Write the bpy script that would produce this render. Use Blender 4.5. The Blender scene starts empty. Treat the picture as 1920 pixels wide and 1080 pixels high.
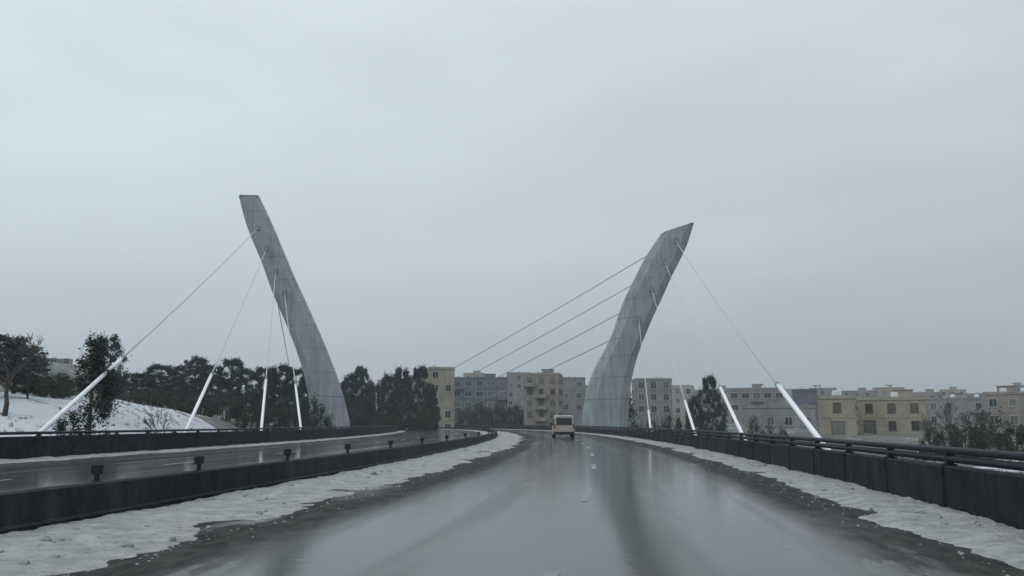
import bpy, math, random
import numpy as np
from mathutils import Vector, Matrix, noise

R = math.radians
C = bpy.context.scene.collection
SC = bpy.context.scene

# ------------------------------------------------------------------ camera, sky, sun, exposure
F = 1700.0                     # focal length in pixels of a 1920 wide frame
HX, HY = 1197.0, 793.0         # where the near road vanishes; the horizon row
CAMZ = 1.35
PITCH = math.atan((HY - 540) / F)
YAW = math.atan((HX - 960) / (F / math.cos(PITCH)))
cam_d = bpy.data.cameras.new('camera')
cam = bpy.data.objects.new('camera', cam_d); C.objects.link(cam)
cam.location = (0, 0, CAMZ); cam.rotation_euler = (math.pi/2 + PITCH, 0, YAW)
cam_d.sensor_width = 36; cam_d.lens = 36 * F / 1920
cam_d.clip_start = 0.1; cam_d.clip_end = 8000
SC.camera = cam

SUN_EL, SUN_AZ = R(48), R(215)            # azimuth clockwise from +Y: behind and to the left
w = bpy.data.worlds.new('World'); SC.world = w; w.use_nodes = True
nt = w.node_tree; N = nt.nodes; L = nt.links
N.clear()
out = N.new('ShaderNodeOutputWorld')
sky = N.new('ShaderNodeTexSky'); sky.sky_type = 'NISHITA'; sky.sun_disc = False
sky.sun_elevation = SUN_EL; sky.sun_rotation = SUN_AZ; sky.dust_density = 2.0
bg_sky = N.new('ShaderNodeBackground'); bg_sky.inputs['Strength'].default_value = 0.06
L.new(sky.outputs[0], bg_sky.inputs['Color'])
tc = N.new('ShaderNodeTexCoord')
sep = N.new('ShaderNodeSeparateXYZ'); L.new(tc.outputs['Generated'], sep.inputs[0])
# an overcast layer: horizon to zenith 1 : 3, as an evenly clouded sky has it
rmp = N.new('ShaderNodeValToRGB')
cr = rmp.color_ramp
cr.elements[0].position = 0.0; cr.elements[0].color = (0.395, 0.436, 0.462, 1)
cr.elements[1].position = 1.0; cr.elements[1].color = (1.26, 1.38, 1.46, 1)
e = cr.elements.new(0.18); e.color = (0.590, 0.680, 0.735, 1)
e = cr.elements.new(0.40); e.color = (0.715, 0.820, 0.895, 1)
L.new(sep.outputs['Z'], rmp.inputs[0])
mp = N.new('ShaderNodeMapping'); mp.inputs['Scale'].default_value = (1.6, 1.6, 5.0)
L.new(tc.outputs['Generated'], mp.inputs[0])
nz = N.new('ShaderNodeTexNoise'); nz.inputs['Scale'].default_value = 1.7; nz.inputs['Detail'].default_value = 5.0
nz.inputs['Roughness'].default_value = 0.5
L.new(mp.outputs[0], nz.inputs['Vector'])
mr = N.new('ShaderNodeMapRange'); mr.inputs['From Min'].default_value = 0.25; mr.inputs['From Max'].default_value = 0.75
mr.inputs['To Min'].default_value = 0.93; mr.inputs['To Max'].default_value = 1.07
L.new(nz.outputs[0], mr.inputs[0])
# the cloud is a little thicker towards the east (right of the road)
ax = N.new('ShaderNodeMapRange'); ax.inputs['From Min'].default_value = -0.75; ax.inputs['From Max'].default_value = 0.75
ax.inputs['To Min'].default_value = 1.10; ax.inputs['To Max'].default_value = 0.78
L.new(sep.outputs['X'], ax.inputs[0])
mu = N.new('ShaderNodeMath'); mu.operation = 'MULTIPLY'
L.new(mr.outputs[0], mu.inputs[0]); L.new(ax.outputs[0], mu.inputs[1])
bg_cl = N.new('ShaderNodeBackground')
L.new(rmp.outputs[0], bg_cl.inputs['Color']); L.new(mu.outputs[0], bg_cl.inputs['Strength'])
mix = N.new('ShaderNodeMixShader'); mix.inputs[0].default_value = 0.93
L.new(bg_sky.outputs[0], mix.inputs[1]); L.new(bg_cl.outputs[0], mix.inputs[2])
L.new(mix.outputs[0], out.inputs['Surface'])

sun_d = bpy.data.lights.new('sun', 'SUN'); sun_d.energy = 0.5; sun_d.angle = R(30); sun_d.color = (1, 0.97, 0.93)
sun = bpy.data.objects.new('sun', sun_d); C.objects.link(sun)
sv = Vector((math.sin(SUN_AZ)*math.cos(SUN_EL), math.cos(SUN_AZ)*math.cos(SUN_EL), math.sin(SUN_EL)))
sun.rotation_euler = sv.to_track_quat('Z', 'Y').to_euler()

SC.view_settings.view_transform = 'Standard'; SC.view_settings.look = 'None'
SC.view_settings.exposure = 0.0; SC.view_settings.gamma = 1.0
SC.view_settings.use_curve_mapping = False

random.seed(7); rng = np.random.default_rng(7)

# ------------------------------------------------------------------ helpers
def tag(o, label=None, cat=None, group=None, kind=None):
    if label: o['label'] = label
    if cat: o['category'] = cat
    if group: o['group'] = group
    if kind: o['kind'] = kind
    return o

def empty(name, loc=(0, 0, 0), rz=0.0):
    o = bpy.data.objects.new(name, None); C.objects.link(o)
    o.location = loc; o.rotation_euler = (0, 0, rz); o.empty_display_size = 0.3
    return o

def link_mesh(name, me, parent=None, loc=None, rz=None):
    o = bpy.data.objects.new(name, me); C.objects.link(o)
    if parent: o.parent = parent
    if loc is not None: o.location = loc
    if rz is not None: o.rotation_euler = (0, 0, rz)
    return o

class MB:
    def __init__(s): s.v = []; s.f = []; s.uv = None
    def add(s, vs, fs):
        b = len(s.v); s.v += [tuple(p) for p in vs]; s.f += [tuple(b+i for i in q) for q in fs]
    def box(s, x0, x1, y0, y1, z0, z1, M=None):
        vs = [Vector((x, y, z)) for z in (z0, z1) for x, y in ((x0, y0), (x1, y0), (x1, y1), (x0, y1))]
        if M: vs = [M @ p for p in vs]
        s.add(vs, [(3, 2, 1, 0), (4, 5, 6, 7), (0, 1, 5, 4), (1, 2, 6, 5), (2, 3, 7, 6), (3, 0, 4, 7)])
    def bbox(s, x0, x1, y0, y1, z0, z1, b=0.02):
        """box with chamfered vertical and top edges"""
        def ring(i, z): return [(x0+i+b, y0+i, z), (x1-i-b, y0+i, z), (x1-i, y0+i+b, z), (x1-i, y1-i-b, z),
                                (x1-i-b, y1-i, z), (x0+i+b, y1-i, z), (x0+i, y1-i-b, z), (x0+i, y0+i+b, z)]
        s.loft([ring(0, z0), ring(0, z1-b), ring(b*0.7, z1)])
    def loft(s, rings, caps=True):
        n = len(rings[0]); b = len(s.v)
        for r in rings: s.v += [tuple(p) for p in r]
        for k in range(len(rings)-1):
            for i in range(n):
                j = (i+1) % n
                s.f.append((b+k*n+i, b+k*n+j, b+(k+1)*n+j, b+(k+1)*n+i))
        if caps:
            s.f.append(tuple(b+i for i in reversed(range(n)))); m = b+(len(rings)-1)*n
            s.f.append(tuple(m+i for i in range(n)))
    def tube(s, pts, rads, n=8, caps=True):
        pts = [Vector(p) for p in pts]; rings = []
        for i, p in enumerate(pts):
            d = (pts[min(i+1, len(pts)-1)] - pts[max(i-1, 0)]).normalized()
            a = d.cross(Vector((0, 0, 1)))
            if a.length < 1e-3: a = Vector((1, 0, 0))
            a.normalize(); c = d.cross(a)
            r = rads[i] if isinstance(rads, (list, tuple)) else rads
            rings.append([p + a*(r*math.cos(2*math.pi*k/n)) - c*(r*math.sin(2*math.pi*k/n)) for k in range(n)])
        s.loft(rings, caps)
    def mesh(s, name, mat, smooth=False):
        me = bpy.data.meshes.new(name); me.from_pydata(s.v, [], s.f)
        for m in (mat if isinstance(mat, (list, tuple)) else [mat]): me.materials.append(m)
        if smooth: me.polygons.foreach_set('use_smooth', [True]*len(me.polygons))
        me.update(); return me
    def build(s, name, mat, parent=None, smooth=False, loc=None, rz=None):
        return link_mesh(name, s.mesh(name, mat, smooth), parent, loc, rz)

# ---- the road frame: s metres along, lat metres right of the camera's line
def curv(s):                                   # left-hand curve that tightens past the pylons
    if s < 0: return 1/900.
    if s < 130: return 1/650.
    return 1/650. + (1/300. - 1/650.) * min(1, (s-130)/30)
DS = 1.0; S0 = -80
_path = {}
def _mk():
    x = y = 0.0; h = 0.0; _path[0] = (x, y, h)
    for i in range(1, 640):
        h += curv(i - .5)*DS; x -= math.sin(h)*DS; y += math.cos(h)*DS; _path[i] = (x, y, h)
    x = y = 0.0; h = 0.0
    for i in range(1, 100):
        h -= curv(-i+.5)*DS; x += math.sin(h)*DS; y -= math.cos(h)*DS; _path[-i] = (x, y, h)
_mk()
def frame(s):
    i = math.floor(s); t = s - i; a = _path[i]; b = _path[i+1]
    return (a[0]*(1-t)+b[0]*t, a[1]*(1-t)+b[1]*t, a[2]*(1-t)+b[2]*t)
def rp(s, lat, z=0.0):
    x, y, h = frame(s); return Vector((x + lat*math.cos(h), y + lat*math.sin(h), z))

# ---- camera rays (used only to measure where real things stand)
_fw = Vector((-math.sin(YAW), math.cos(YAW), 0)); _rt = Vector((math.cos(YAW), math.sin(YAW), 0))
def ray(px, py):
    cx, cy = px-960, 540-py
    return _rt*cx + Vector((0, 0, 1))*(cy*math.cos(PITCH)+F*math.sin(PITCH)) + _fw*(F*math.cos(PITCH)-cy*math.sin(PITCH))
def bear(px, d):
    r = ray(px, HY); k = d / math.hypot(r.x, r.y); return r.x*k, r.y*k
def zat(py, d, px=960):
    r = ray(px, py); return CAMZ + r.z/math.hypot(r.x, r.y)*d

# ------------------------------------------------------------------ materials
def mat(name, col, rough=0.8, var=0.25, scale=3.0, bump=0.2, bscale=None, metal=0.0, spec=0.4, col2=None, detail=6, coord='Object'):
    m = bpy.data.materials.new(name); m.use_nodes = True
    n = m.node_tree.nodes; l = m.node_tree.links; p = n['Principled BSDF']
    p.inputs['Roughness'].default_value = rough; p.inputs['Metallic'].default_value = metal
    p.inputs['Specular IOR Level'].default_value = spec
    t = n.new('ShaderNodeTexCoord')
    z = n.new('ShaderNodeTexNoise'); z.inputs['Scale'].default_value = scale; z.inputs['Detail'].default_value = detail
    z.inputs['Roughness'].default_value = 0.6
    l.new(t.outputs[coord], z.inputs['Vector'])
    r = n.new('ShaderNodeValToRGB')
    c2 = col2 or tuple(min(1, c*(1+var)) for c in col); c1 = tuple(c*(1-var) for c in col) if not col2 else col
    r.color_ramp.elements[0].color = (*c1, 1); r.color_ramp.elements[1].color = (*c2, 1)
    r.color_ramp.elements[0].position = 0.3; r.color_ramp.elements[1].position = 0.7
    l.new(z.outputs[0], r.inputs[0]); l.new(r.outputs[0], p.inputs['Base Color'])
    if bump:
        z2 = n.new('ShaderNodeTexNoise'); z2.inputs['Scale'].default_value = bscale or scale*6; z2.inputs['Detail'].default_value = 6
        l.new(t.outputs[coord], z2.inputs['Vector'])
        b = n.new('ShaderNodeBump'); b.inputs['Strength'].default_value = bump; b.inputs['Distance'].default_value = 0.05
        l.new(z2.outputs[0], b.inputs['Height']); l.new(b.outputs[0], p.inputs['Normal'])
    return m

M = {}
M['concrete'] = mat('pylon_concrete', (0.285, 0.318, 0.332), 0.75, 0.15, 0.35, 0.15, 4)
def streaks(m):
    n = m.node_tree.nodes; l = m.node_tree.links; p = n['Principled BSDF']; src = p.inputs['Base Color'].links[0].from_socket
    t = n.new('ShaderNodeTexCoord'); q = n.new('ShaderNodeMapping'); q.inputs['Scale'].default_value = (2.2, 2.2, .07); l.new(t.outputs['Object'], q.inputs[0])
    z = n.new('ShaderNodeTexNoise'); z.inputs['Scale'].default_value = 1; z.inputs['Detail'].default_value = 7; z.inputs['Roughness'].default_value = .65; l.new(q.outputs[0], z.inputs['Vector'])
    r = n.new('ShaderNodeMapRange'); l.new(z.outputs[0], r.inputs[0])
    for k, v in zip(('From Min', 'From Max', 'To Min', 'To Max'), (.38, .62, .76, 1.05)): r.inputs[k].default_value = v
    x = n.new('ShaderNodeMix'); x.data_type = 'RGBA'; x.blend_type = 'MULTIPLY'; x.inputs[0].default_value = 1
    cb = n.new('ShaderNodeCombineColor'); [l.new(r.outputs[0], cb.inputs[i]) for i in range(3)]
    l.new(src, x.inputs[6]); l.new(cb.outputs[0], x.inputs[7]); l.new(x.outputs[2], p.inputs['Base Color'])
streaks(M['concrete'])
M['concrete_grey'] = mat('grey_concrete', (0.20, 0.21, 0.22), 0.8, 0.25, 1.2, 0.2)
M['dark_wall'] = mat('wet_dark_paint', (0.011, 0.012, 0.016), 0.6, 0.6, 2.5, 0.15, 20, spec=0.12)
def salted(m):
    n = m.node_tree.nodes; l = m.node_tree.links; p = n['Principled BSDF']; src = p.inputs['Base Color'].links[0].from_socket
    oi = n.new('ShaderNodeObjectInfo'); t = n.new('ShaderNodeTexCoord'); ad = n.new('ShaderNodeVectorMath'); ad.operation = 'ADD'
    l.new(t.outputs['Object'], ad.inputs[0]); l.new(oi.outputs['Location'], ad.inputs[1])
    q = n.new('ShaderNodeMapping'); q.inputs['Scale'].default_value = (3.5, 3.5, .5); l.new(ad.outputs[0], q.inputs[0])
    z = n.new('ShaderNodeTexNoise'); z.inputs['Scale'].default_value = 1; z.inputs['Detail'].default_value = 8; z.inputs['Roughness'].default_value = .7; l.new(q.outputs[0], z.inputs['Vector'])
    r = n.new('ShaderNodeMapRange'); l.new(z.outputs[0], r.inputs[0])
    for k, v in zip(('From Min', 'From Max', 'To Min', 'To Max'), (.5, .75, 0, .42)): r.inputs[k].default_value = v
    x = n.new('ShaderNodeMix'); x.data_type = 'RGBA'; l.new(r.outputs[0], x.inputs[0]); l.new(src, x.inputs[6]); x.inputs[7].default_value = (.06, .062, .066, 1)
    h = n.new('ShaderNodeHueSaturation'); v = n.new('ShaderNodeMapRange'); l.new(oi.outputs['Random'], v.inputs[0]); v.inputs['To Min'].default_value = .7; v.inputs['To Max'].default_value = 1.45
    l.new(v.outputs[0], h.inputs['Value']); l.new(x.outputs[2], h.inputs['Color']); l.new(h.outputs[0], p.inputs['Base Color'])
salted(M['dark_wall'])
M['dark_metal'] = mat('dark_steel', (0.014, 0.016, 0.022), 0.55, 0.3, 4, 0.05, spec=0.2)
M['cable'] = mat('pale_cable', (0.44, 0.47, 0.49), 0.5, 0.05, 1, 0)
M['shaded_far_cable'] = mat('shaded_cable', (0.26, 0.28, 0.30), 0.5, 0.05, 1, 0)  # same cable as the near stays, its shadow side painted in as darker grey
M['sheath'] = mat('white_sheath', (0.78, 0.79, 0.80), 0.4, 0.05, 2, 0)
M['collar'] = mat('collar_steel', (0.18, 0.19, 0.2), 0.4, 0.1, 4, 0, metal=0.6)
M['white_paint'] = mat('road_paint', (0.13, 0.132, 0.135), 0.3, 0.35, 6, 0.1, spec=.5)
M['glass'] = mat('window_glass', (0.03, 0.035, 0.04), 0.12, 0.3, 0.4, 0, spec=0.5)
M['frame'] = mat('window_frame', (0.42, 0.41, 0.39), 0.6, 0.1, 2, 0)
M['curtain'] = mat('curtained_glass', (0.10, 0.098, 0.09), .2, .4, 3, 0)
M['shutter'] = mat('roller_shutter', (0.16, 0.155, 0.145), .6, .2, 2, 0)
M['dframe'] = mat('dark_window_frame', (0.10, 0.09, 0.08), 0.6, 0.1, 2, 0)
M['bark'] = mat('bark', (0.055, 0.045, 0.038), 0.9, 0.4, 4, 0.4)
M['tank'] = mat('water_tank', (0.5, 0.51, 0.52), 0.5, 0.15, 2, 0)
M['twig'] = mat('wet_twigs', (0.060, 0.046, 0.044), 0.9, 0.35, 2, 0)
M['twig_pale'] = mat('mauve_twigs', (0.090, 0.080, 0.082), 0.9, 0.3, 2, 0)

def leaf_mat(name, c1, c2):
    m = bpy.data.materials.new(name); m.use_nodes = True
    n = m.node_tree.nodes; l = m.node_tree.links; p = n['Principled BSDF']
    p.inputs['Roughness'].default_value = 0.75; p.inputs['Specular IOR Level'].default_value = 0.2
    g = n.new('ShaderNodeNewGeometry'); t = n.new('ShaderNodeTexCoord')
    z = n.new('ShaderNodeTexNoise'); z.inputs['Scale'].default_value = 0.9; z.inputs['Detail'].default_value = 3
    l.new(t.outputs['Object'], z.inputs['Vector'])
    a = n.new('ShaderNodeMath'); a.operation = 'MULTIPLY_ADD'; a.inputs[1].default_value = 0.5
    l.new(g.outputs['Random Per Island'], a.inputs[0])
    s_ = n.new('ShaderNodeMath'); s_.operation = 'MULTIPLY_ADD'; s_.inputs[1].default_value = 1.6; s_.inputs[2].default_value = -0.55
    l.new(z.outputs[0], s_.inputs[0]); l.new(s_.outputs[0], a.inputs[2])
    r = n.new('ShaderNodeValToRGB'); r.color_ramp.elements[0].color = (*c1, 1); r.color_ramp.elements[1].color = (*c2, 1)
    l.new(a.outputs[0], r.inputs[0]); l.new(r.outputs[0], p.inputs['Base Color'])
    return m
M['pine'] = leaf_mat('pine_foliage', (0.020, 0.030, 0.030), (0.060, 0.078, 0.070))
M['cypress'] = leaf_mat('cypress_foliage', (0.018, 0.024, 0.020), (0.045, 0.058, 0.045))
M['bush'] = leaf_mat('bush_foliage', (0.024, 0.034, 0.026), (0.065, 0.080, 0.058))

def stone(name, col, course=0.3, var=0.18):
    m = bpy.data.materials.new(name); m.use_nodes = True
    n = m.node_tree.nodes; l = m.node_tree.links; p = n['Principled BSDF']
    p.inputs['Roughness'].default_value = 0.85; p.inputs['Specular IOR Level'].default_value = 0.25
    t = n.new('ShaderNodeTexCoord'); z = n.new('ShaderNodeTexNoise'); z.inputs['Scale'].default_value = 0.5; z.inputs['Detail'].default_value = 8
    z.inputs['Roughness'].default_value = 0.65
    mpp = n.new('ShaderNodeMapping'); mpp.inputs['Scale'].default_value = (1, 1, 0.35)
    l.new(t.outputs['Object'], mpp.inputs[0]); l.new(mpp.outputs[0], z.inputs['Vector'])
    r = n.new('ShaderNodeValToRGB'); r.color_ramp.elements[0].position = .3; r.color_ramp.elements[1].position = .72
    r.color_ramp.elements[0].color = (*[c*(1-var*1.6) for c in col], 1); r.color_ramp.elements[1].color = (*[c*(1+var) for c in col], 1)
    l.new(z.outputs[0], r.inputs[0])
    sx = n.new('ShaderNodeSeparateXYZ'); l.new(t.outputs['Object'], sx.inputs[0])
    ad = n.new('ShaderNodeMath'); l.new(sx.outputs[0], ad.inputs[0]); l.new(sx.outputs[1], ad.inputs[1])
    cb = n.new('ShaderNodeCombineXYZ'); l.new(ad.outputs[0], cb.inputs[0]); l.new(sx.outputs[2], cb.inputs[1])
    b = n.new('ShaderNodeTexBrick'); b.inputs['Scale'].default_value = 1.0
    b.inputs['Brick Width'].default_value = course*2.2; b.inputs['Row Height'].default_value = course; b.inputs['Mortar Size'].default_value = 0.012
    b.inputs['Color1'].default_value = (1, 1, 1, 1); b.inputs['Color2'].default_value = (.82, .82, .82, 1); b.inputs['Mortar'].default_value = (.6, .6, .6, 1)
    l.new(cb.outputs[0], b.inputs['Vector'])
    mx = n.new('ShaderNodeMix'); mx.data_type = 'RGBA'; mx.blend_type = 'MULTIPLY'; mx.inputs[0].default_value = 0.8
    l.new(r.outputs[0], mx.inputs[6]); l.new(b.outputs[0], mx.inputs[7]); l.new(mx.outputs[2], p.inputs['Base Color'])
    return m
STONE = {'beige': stone('beige_stone', (0.36, 0.325, 0.265)), 'brown': stone('brown_stone', (0.29, 0.262, 0.232)),
         'grey': stone('grey_stone', (0.265, 0.265, 0.26)), 'blue': stone('blue_grey_render', (0.145, 0.17, 0.195)),
         'mauve': stone('mauve_stone', (0.27, 0.25, 0.25)), 'pale': stone('pale_stone', (0.40, 0.385, 0.35))}

# wet asphalt: u = metres across, v = metres along
RUTS = {False: (-3.9, -2.2, .45, 2.15), True: (-12.4, -10.8, -18.3, -16.6)}
def wet_road(name, edge_l, edge_r, gl, gr, opposite=False):
    m = bpy.data.materials.new(name); m.use_nodes = True
    n = m.node_tree.nodes; l = m.node_tree.links; p = n['Principled BSDF']
    uv = n.new('ShaderNodeUVMap'); uv.uv_map = 'UVMap'
    sx = n.new('ShaderNodeSeparateXYZ'); l.new(uv.outputs[0], sx.inputs[0])
    def noise_(sc, det, stretch=(1, 1, 1), rough=.6):
        q = n.new('ShaderNodeMapping'); q.inputs['Scale'].default_value = stretch; l.new(uv.outputs[0], q.inputs[0])
        z = n.new('ShaderNodeTexNoise'); z.inputs['Scale'].default_value = sc; z.inputs['Detail'].default_value = det
        z.inputs['Roughness'].default_value = rough; l.new(q.outputs[0], z.inputs['Vector']); return z.outputs[0]
    def math_(op, a, b, c=None):
        q = n.new('ShaderNodeMath'); q.operation = op
        for i, v in enumerate((a, b, c)):
            if v is None: continue
            if isinstance(v, (int, float)): q.inputs[i].default_value = v
            else: l.new(v, q.inputs[i])
        return q.outputs[0]
    def mr_(v, a, b, c, d, smooth=True):
        q = n.new('ShaderNodeMapRange'); q.interpolation_type = 'SMOOTHSTEP' if smooth else 'LINEAR'
        l.new(v, q.inputs[0])
        for k, x in zip(('From Min', 'From Max', 'To Min', 'To Max'), (a, b, c, d)): q.inputs[k].default_value = x
        return q.outputs[0]
    long_n = noise_(0.55, 5, (1.0, 0.05, 1))
    patch = noise_(0.35, 5, (1, 0.35, 1))
    u = math_('MULTIPLY_ADD', math_('SUBTRACT', long_n, 0.5), 1.1, sx.outputs[0])
    # gritty, slush-fouled margins next to the slush banks hold no film of water
    gritL = mr_(u, edge_l+gl*0.55, edge_l+gl*1.35, 1, 0); gritR = mr_(u, edge_r-gr*1.35, edge_r-gr*0.55, 0, 1)
    grit = math_('MAXIMUM', gritL, gritR)
    grit = math_('MULTIPLY', grit, mr_(patch, .30, .50, 0.55, 1))
    fine = noise_(30, 4)
    cmix = n.new('ShaderNodeValToRGB'); cmix.color_ramp.elements[0].color = (.022, .0205, .018, 1); cmix.color_ramp.elements[1].color = (.050, .047, .042, 1)
    cmix.color_ramp.elements[0].position = .35; cmix.color_ramp.elements[1].position = .65
    l.new(math_('MULTIPLY_ADD', fine, 0.5, math_('MULTIPLY', long_n, 0.5)), cmix.inputs[0])
    gcol = n.new('ShaderNodeValToRGB'); gcol.color_ramp.elements[0].color = (.018, .0172, .016, 1); gcol.color_ramp.elements[1].color = (.058, .056, .051, 1)
    gcol.color_ramp.elements[0].position = .38; gcol.color_ramp.elements[1].position = .66
    l.new(noise_(5, 6, (1, .35, 1)), gcol.inputs[0])
    mx = n.new('ShaderNodeMix'); mx.data_type = 'RGBA'; l.new(grit, mx.inputs[0]); l.new(cmix.outputs[0], mx.inputs[6]); l.new(gcol.outputs[0], mx.inputs[7])
    l.new(mx.outputs[2], p.inputs['Base Color'])
    film = math_('SUBTRACT', 1.0, grit)
    # four wheel paths, polished thinner by traffic, wandering a little
    ruts = None
    for c_ in RUTS[opposite]:
        q = mr_(math_('ABSOLUTE', math_('SUBTRACT', math_('MULTIPLY_ADD', math_('SUBTRACT', long_n, .5), .35, sx.outputs[0]), c_), None), .16, .42, 1, 0)
        ruts = q if ruts is None else math_('MAXIMUM', ruts, q)
    ruts = math_('MULTIPLY', ruts, mr_(noise_(1.3, 5, (1, .08, 1)), .32, .62, .15, 1))
    puddle = mr_(noise_(.8, 5, (1, .22, 1)), .56, .62, 0, 1)
    p.inputs['Roughness'].default_value = 0.75
    p.inputs['Specular IOR Level'].default_value = 0.06
    cw = math_('MULTIPLY', film, math_('MULTIPLY_ADD', ruts, -.13, .91))
    l.new(math_('MAXIMUM', cw, math_('MULTIPLY', puddle, math_('MULTIPLY_ADD', grit, -.35, .9))), p.inputs['Coat Weight'])
    p.inputs['Coat IOR'].default_value = 1.34
    l.new(math_('MULTIPLY_ADD', ruts, .05, math_('MULTIPLY_ADD', fine, .06, math_('MULTIPLY_ADD', long_n, 0.15, 0.0))), p.inputs['Coat Roughness'])
    b = n.new('ShaderNodeBump'); b.inputs['Strength'].default_value = .5; b.inputs['Distance'].default_value = .01
    l.new(fine, b.inputs['Height']); l.new(b.outputs[0], p.inputs['Normal'])
    b2 = n.new('ShaderNodeBump'); b2.inputs['Strength'].default_value = .10; b2.inputs['Distance'].default_value = .02
    l.new(noise_(3.5, 4), b2.inputs['Height']); l.new(b2.outputs[0], p.inputs['Coat Normal'])
    return m
M['road'] = wet_road('wet_asphalt', -5.0, 3.45, 1.25, 1.1)
M['road2'] = wet_road('wet_asphalt_opposite', -20.5, -9.0, 0.8, 0.8, True)

def snow_mat(name, c1, c2, sc=1.6, p0=.36, p1=.62):
    m = mat(name, c1, 0.7, 0.2, sc, 1.0, 16, spec=0.3, col2=c2, detail=9)
    r = [x for x in m.node_tree.nodes if x.type == 'VALTORGB'][0]
    r.color_ramp.elements[0].position = p0; r.color_ramp.elements[1].position = p1
    return m
M['slush'] = snow_mat('grey_slush', (0.19, 0.192, 0.19), (0.36, 0.366, 0.362), 2.6, .30, .66)
def grit_specks(m):
    n = m.node_tree.nodes; l = m.node_tree.links; p = n['Principled BSDF']; src = p.inputs['Base Color'].links[0].from_socket
    t = n.new('ShaderNodeTexCoord'); f = None
    for sc, a, b in ((9, .55, .68), (34, .56, .70)):
        z = n.new('ShaderNodeTexNoise'); z.inputs['Scale'].default_value = sc; z.inputs['Detail'].default_value = 8; z.inputs['Roughness'].default_value = .7; l.new(t.outputs['Object'], z.inputs['Vector'])
        r = n.new('ShaderNodeMapRange'); l.new(z.outputs[0], r.inputs[0])
        for k, v in zip(('From Min', 'From Max', 'To Min', 'To Max'), (a, b, 0, .75)): r.inputs[k].default_value = v
        if f is None: f = r.outputs[0]
        else:
            q = n.new('ShaderNodeMath'); q.operation = 'MAXIMUM'; l.new(f, q.inputs[0]); l.new(r.outputs[0], q.inputs[1]); f = q.outputs[0]
    x = n.new('ShaderNodeMix'); x.data_type = 'RGBA'; l.new(f, x.inputs[0]); l.new(src, x.inputs[6]); x.inputs[7].default_value = (.085, .08, .072, 1); l.new(x.outputs[2], p.inputs['Base Color'])
grit_specks(M['slush'])

def terrain_mat():
    m = bpy.data.materials.new('winter_ground'); m.use_nodes = True
    n = m.node_tree.nodes; l = m.node_tree.links; p = n['Principled BSDF']; p.inputs['Roughness'].default_value = .85
    t = n.new('ShaderNodeTexCoord')
    def nz_(sc, d):
        z = n.new('ShaderNodeTexNoise'); z.inputs['Scale'].default_value = sc; z.inputs['Detail'].default_value = d
        z.inputs['Roughness'].default_value = .6; l.new(t.outputs['Object'], z.inputs['Vector']); return z.outputs[0]
    soil = n.new('ShaderNodeValToRGB'); soil.color_ramp.elements[0].color = (.050, .057, .048, 1); soil.color_ramp.elements[1].color = (.135, .134, .115, 1)
    soil.color_ramp.elements[0].position = .35; soil.color_ramp.elements[1].position = .65
    l.new(nz_(.35, 9), soil.inputs[0])
    at = n.new('ShaderNodeAttribute'); at.attribute_name = 'snow'
    a = n.new('ShaderNodeMath'); a.operation = 'MULTIPLY_ADD'; a.inputs[1].default_value = 2.2; a.inputs[2].default_value = -1.1
    l.new(nz_(.34, 12), a.inputs[0])
    a2 = n.new('ShaderNodeMath'); a2.operation = 'ADD'; l.new(a.outputs[0], a2.inputs[0]); l.new(at.outputs['Fac'], a2.inputs[1])
    k = n.new('ShaderNodeMapRange'); k.inputs['From Min'].default_value = .42; k.inputs['From Max'].default_value = .58; l.new(a2.outputs[0], k.inputs[0])
    mx = n.new('ShaderNodeMix'); mx.data_type = 'RGBA'; l.new(k.outputs[0], mx.inputs[0]); l.new(soil.outputs[0], mx.inputs[6]); mx.inputs[7].default_value = (.47, .49, .52, 1)
    l.new(mx.outputs[2], p.inputs['Base Color'])
    b = n.new('ShaderNodeBump'); b.inputs['Strength'].default_value = .6; b.inputs['Distance'].default_value = .3; l.new(nz_(1.2, 8), b.inputs['Height']); l.new(b.outputs[0], p.inputs['Normal'])
    return m
M['ground'] = terrain_mat()

# ------------------------------------------------------------------ terrain
def sstep(a, b, x):
    t = max(0.0, min(1.0, (x-a)/(b-a))); return t*t*(3-2*t)
_pl = np.array([[_path[i][0], _path[i][1]] for i in range(-99, 600, 3)])
def road_dist(x, y):
    d = np.hypot(_pl[:, 0]-x, _pl[:, 1]-y); i = int(d.argmin()); return float(d[i]), -99+3*i
LC = -8.3                                     # deck centre, lateral
def ground_z(x, y):
    d = math.hypot(x, y)
    b = math.degrees(math.atan2(x, y))        # bearing from the road's near line; left negative
    z = -0.7 + 0.5*noise.noise(Vector((x*.03, y*.03, 0)))
    if d < 200: z += sstep(34, 50, d)*(.35*noise.noise(Vector((x*.11, y*.11, 4))) + .22*noise.noise(Vector((x*.31, y*.31, 7))))
    # snowy bank left of the bridge
    bank = sstep(-21, -36, b)                 # grows to the left
    z += bank * (3.4*sstep(42, 95, d) + 15*sstep(150, 330, d))
    z += sstep(-17, -27, b)*1.6*sstep(60, 110, d)
    z += 1.5*sstep(110, 260, d)
    # far ridge
    rdg = 0.65 + 0.35*noise.noise(Vector((b*.09, 3.1, 0))) + 0.12*noise.noise(Vector((b*.4, 9, 0)))
    z += 26*rdg*sstep(420, 1100, d) + 12*sstep(1300, 3000, d)
    rd, s = road_dist(x, y)
    # shallow dip that the bridge crosses
    if d < 320: z -= 6.0*sstep(55, 95, s)*(1-sstep(185, 235, s))*(1-sstep(26, 44, rd))
    k = 1-sstep(24, 40, rd)
    z = z*(1-k) + min(z, -0.9)*k
    return z
def snow_amt(x, y):
    d = math.hypot(x, y); b = math.degrees(math.atan2(x, y))
    v = 0.22 + 0.55*sstep(-20, -29, b)*(1-sstep(95, 125, d)) + 0.30*sstep(14, 22, b)*sstep(34, 44, d)*(1-sstep(70, 90, d))
    v += 0.10*sstep(200, 500, d)
    return v
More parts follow.
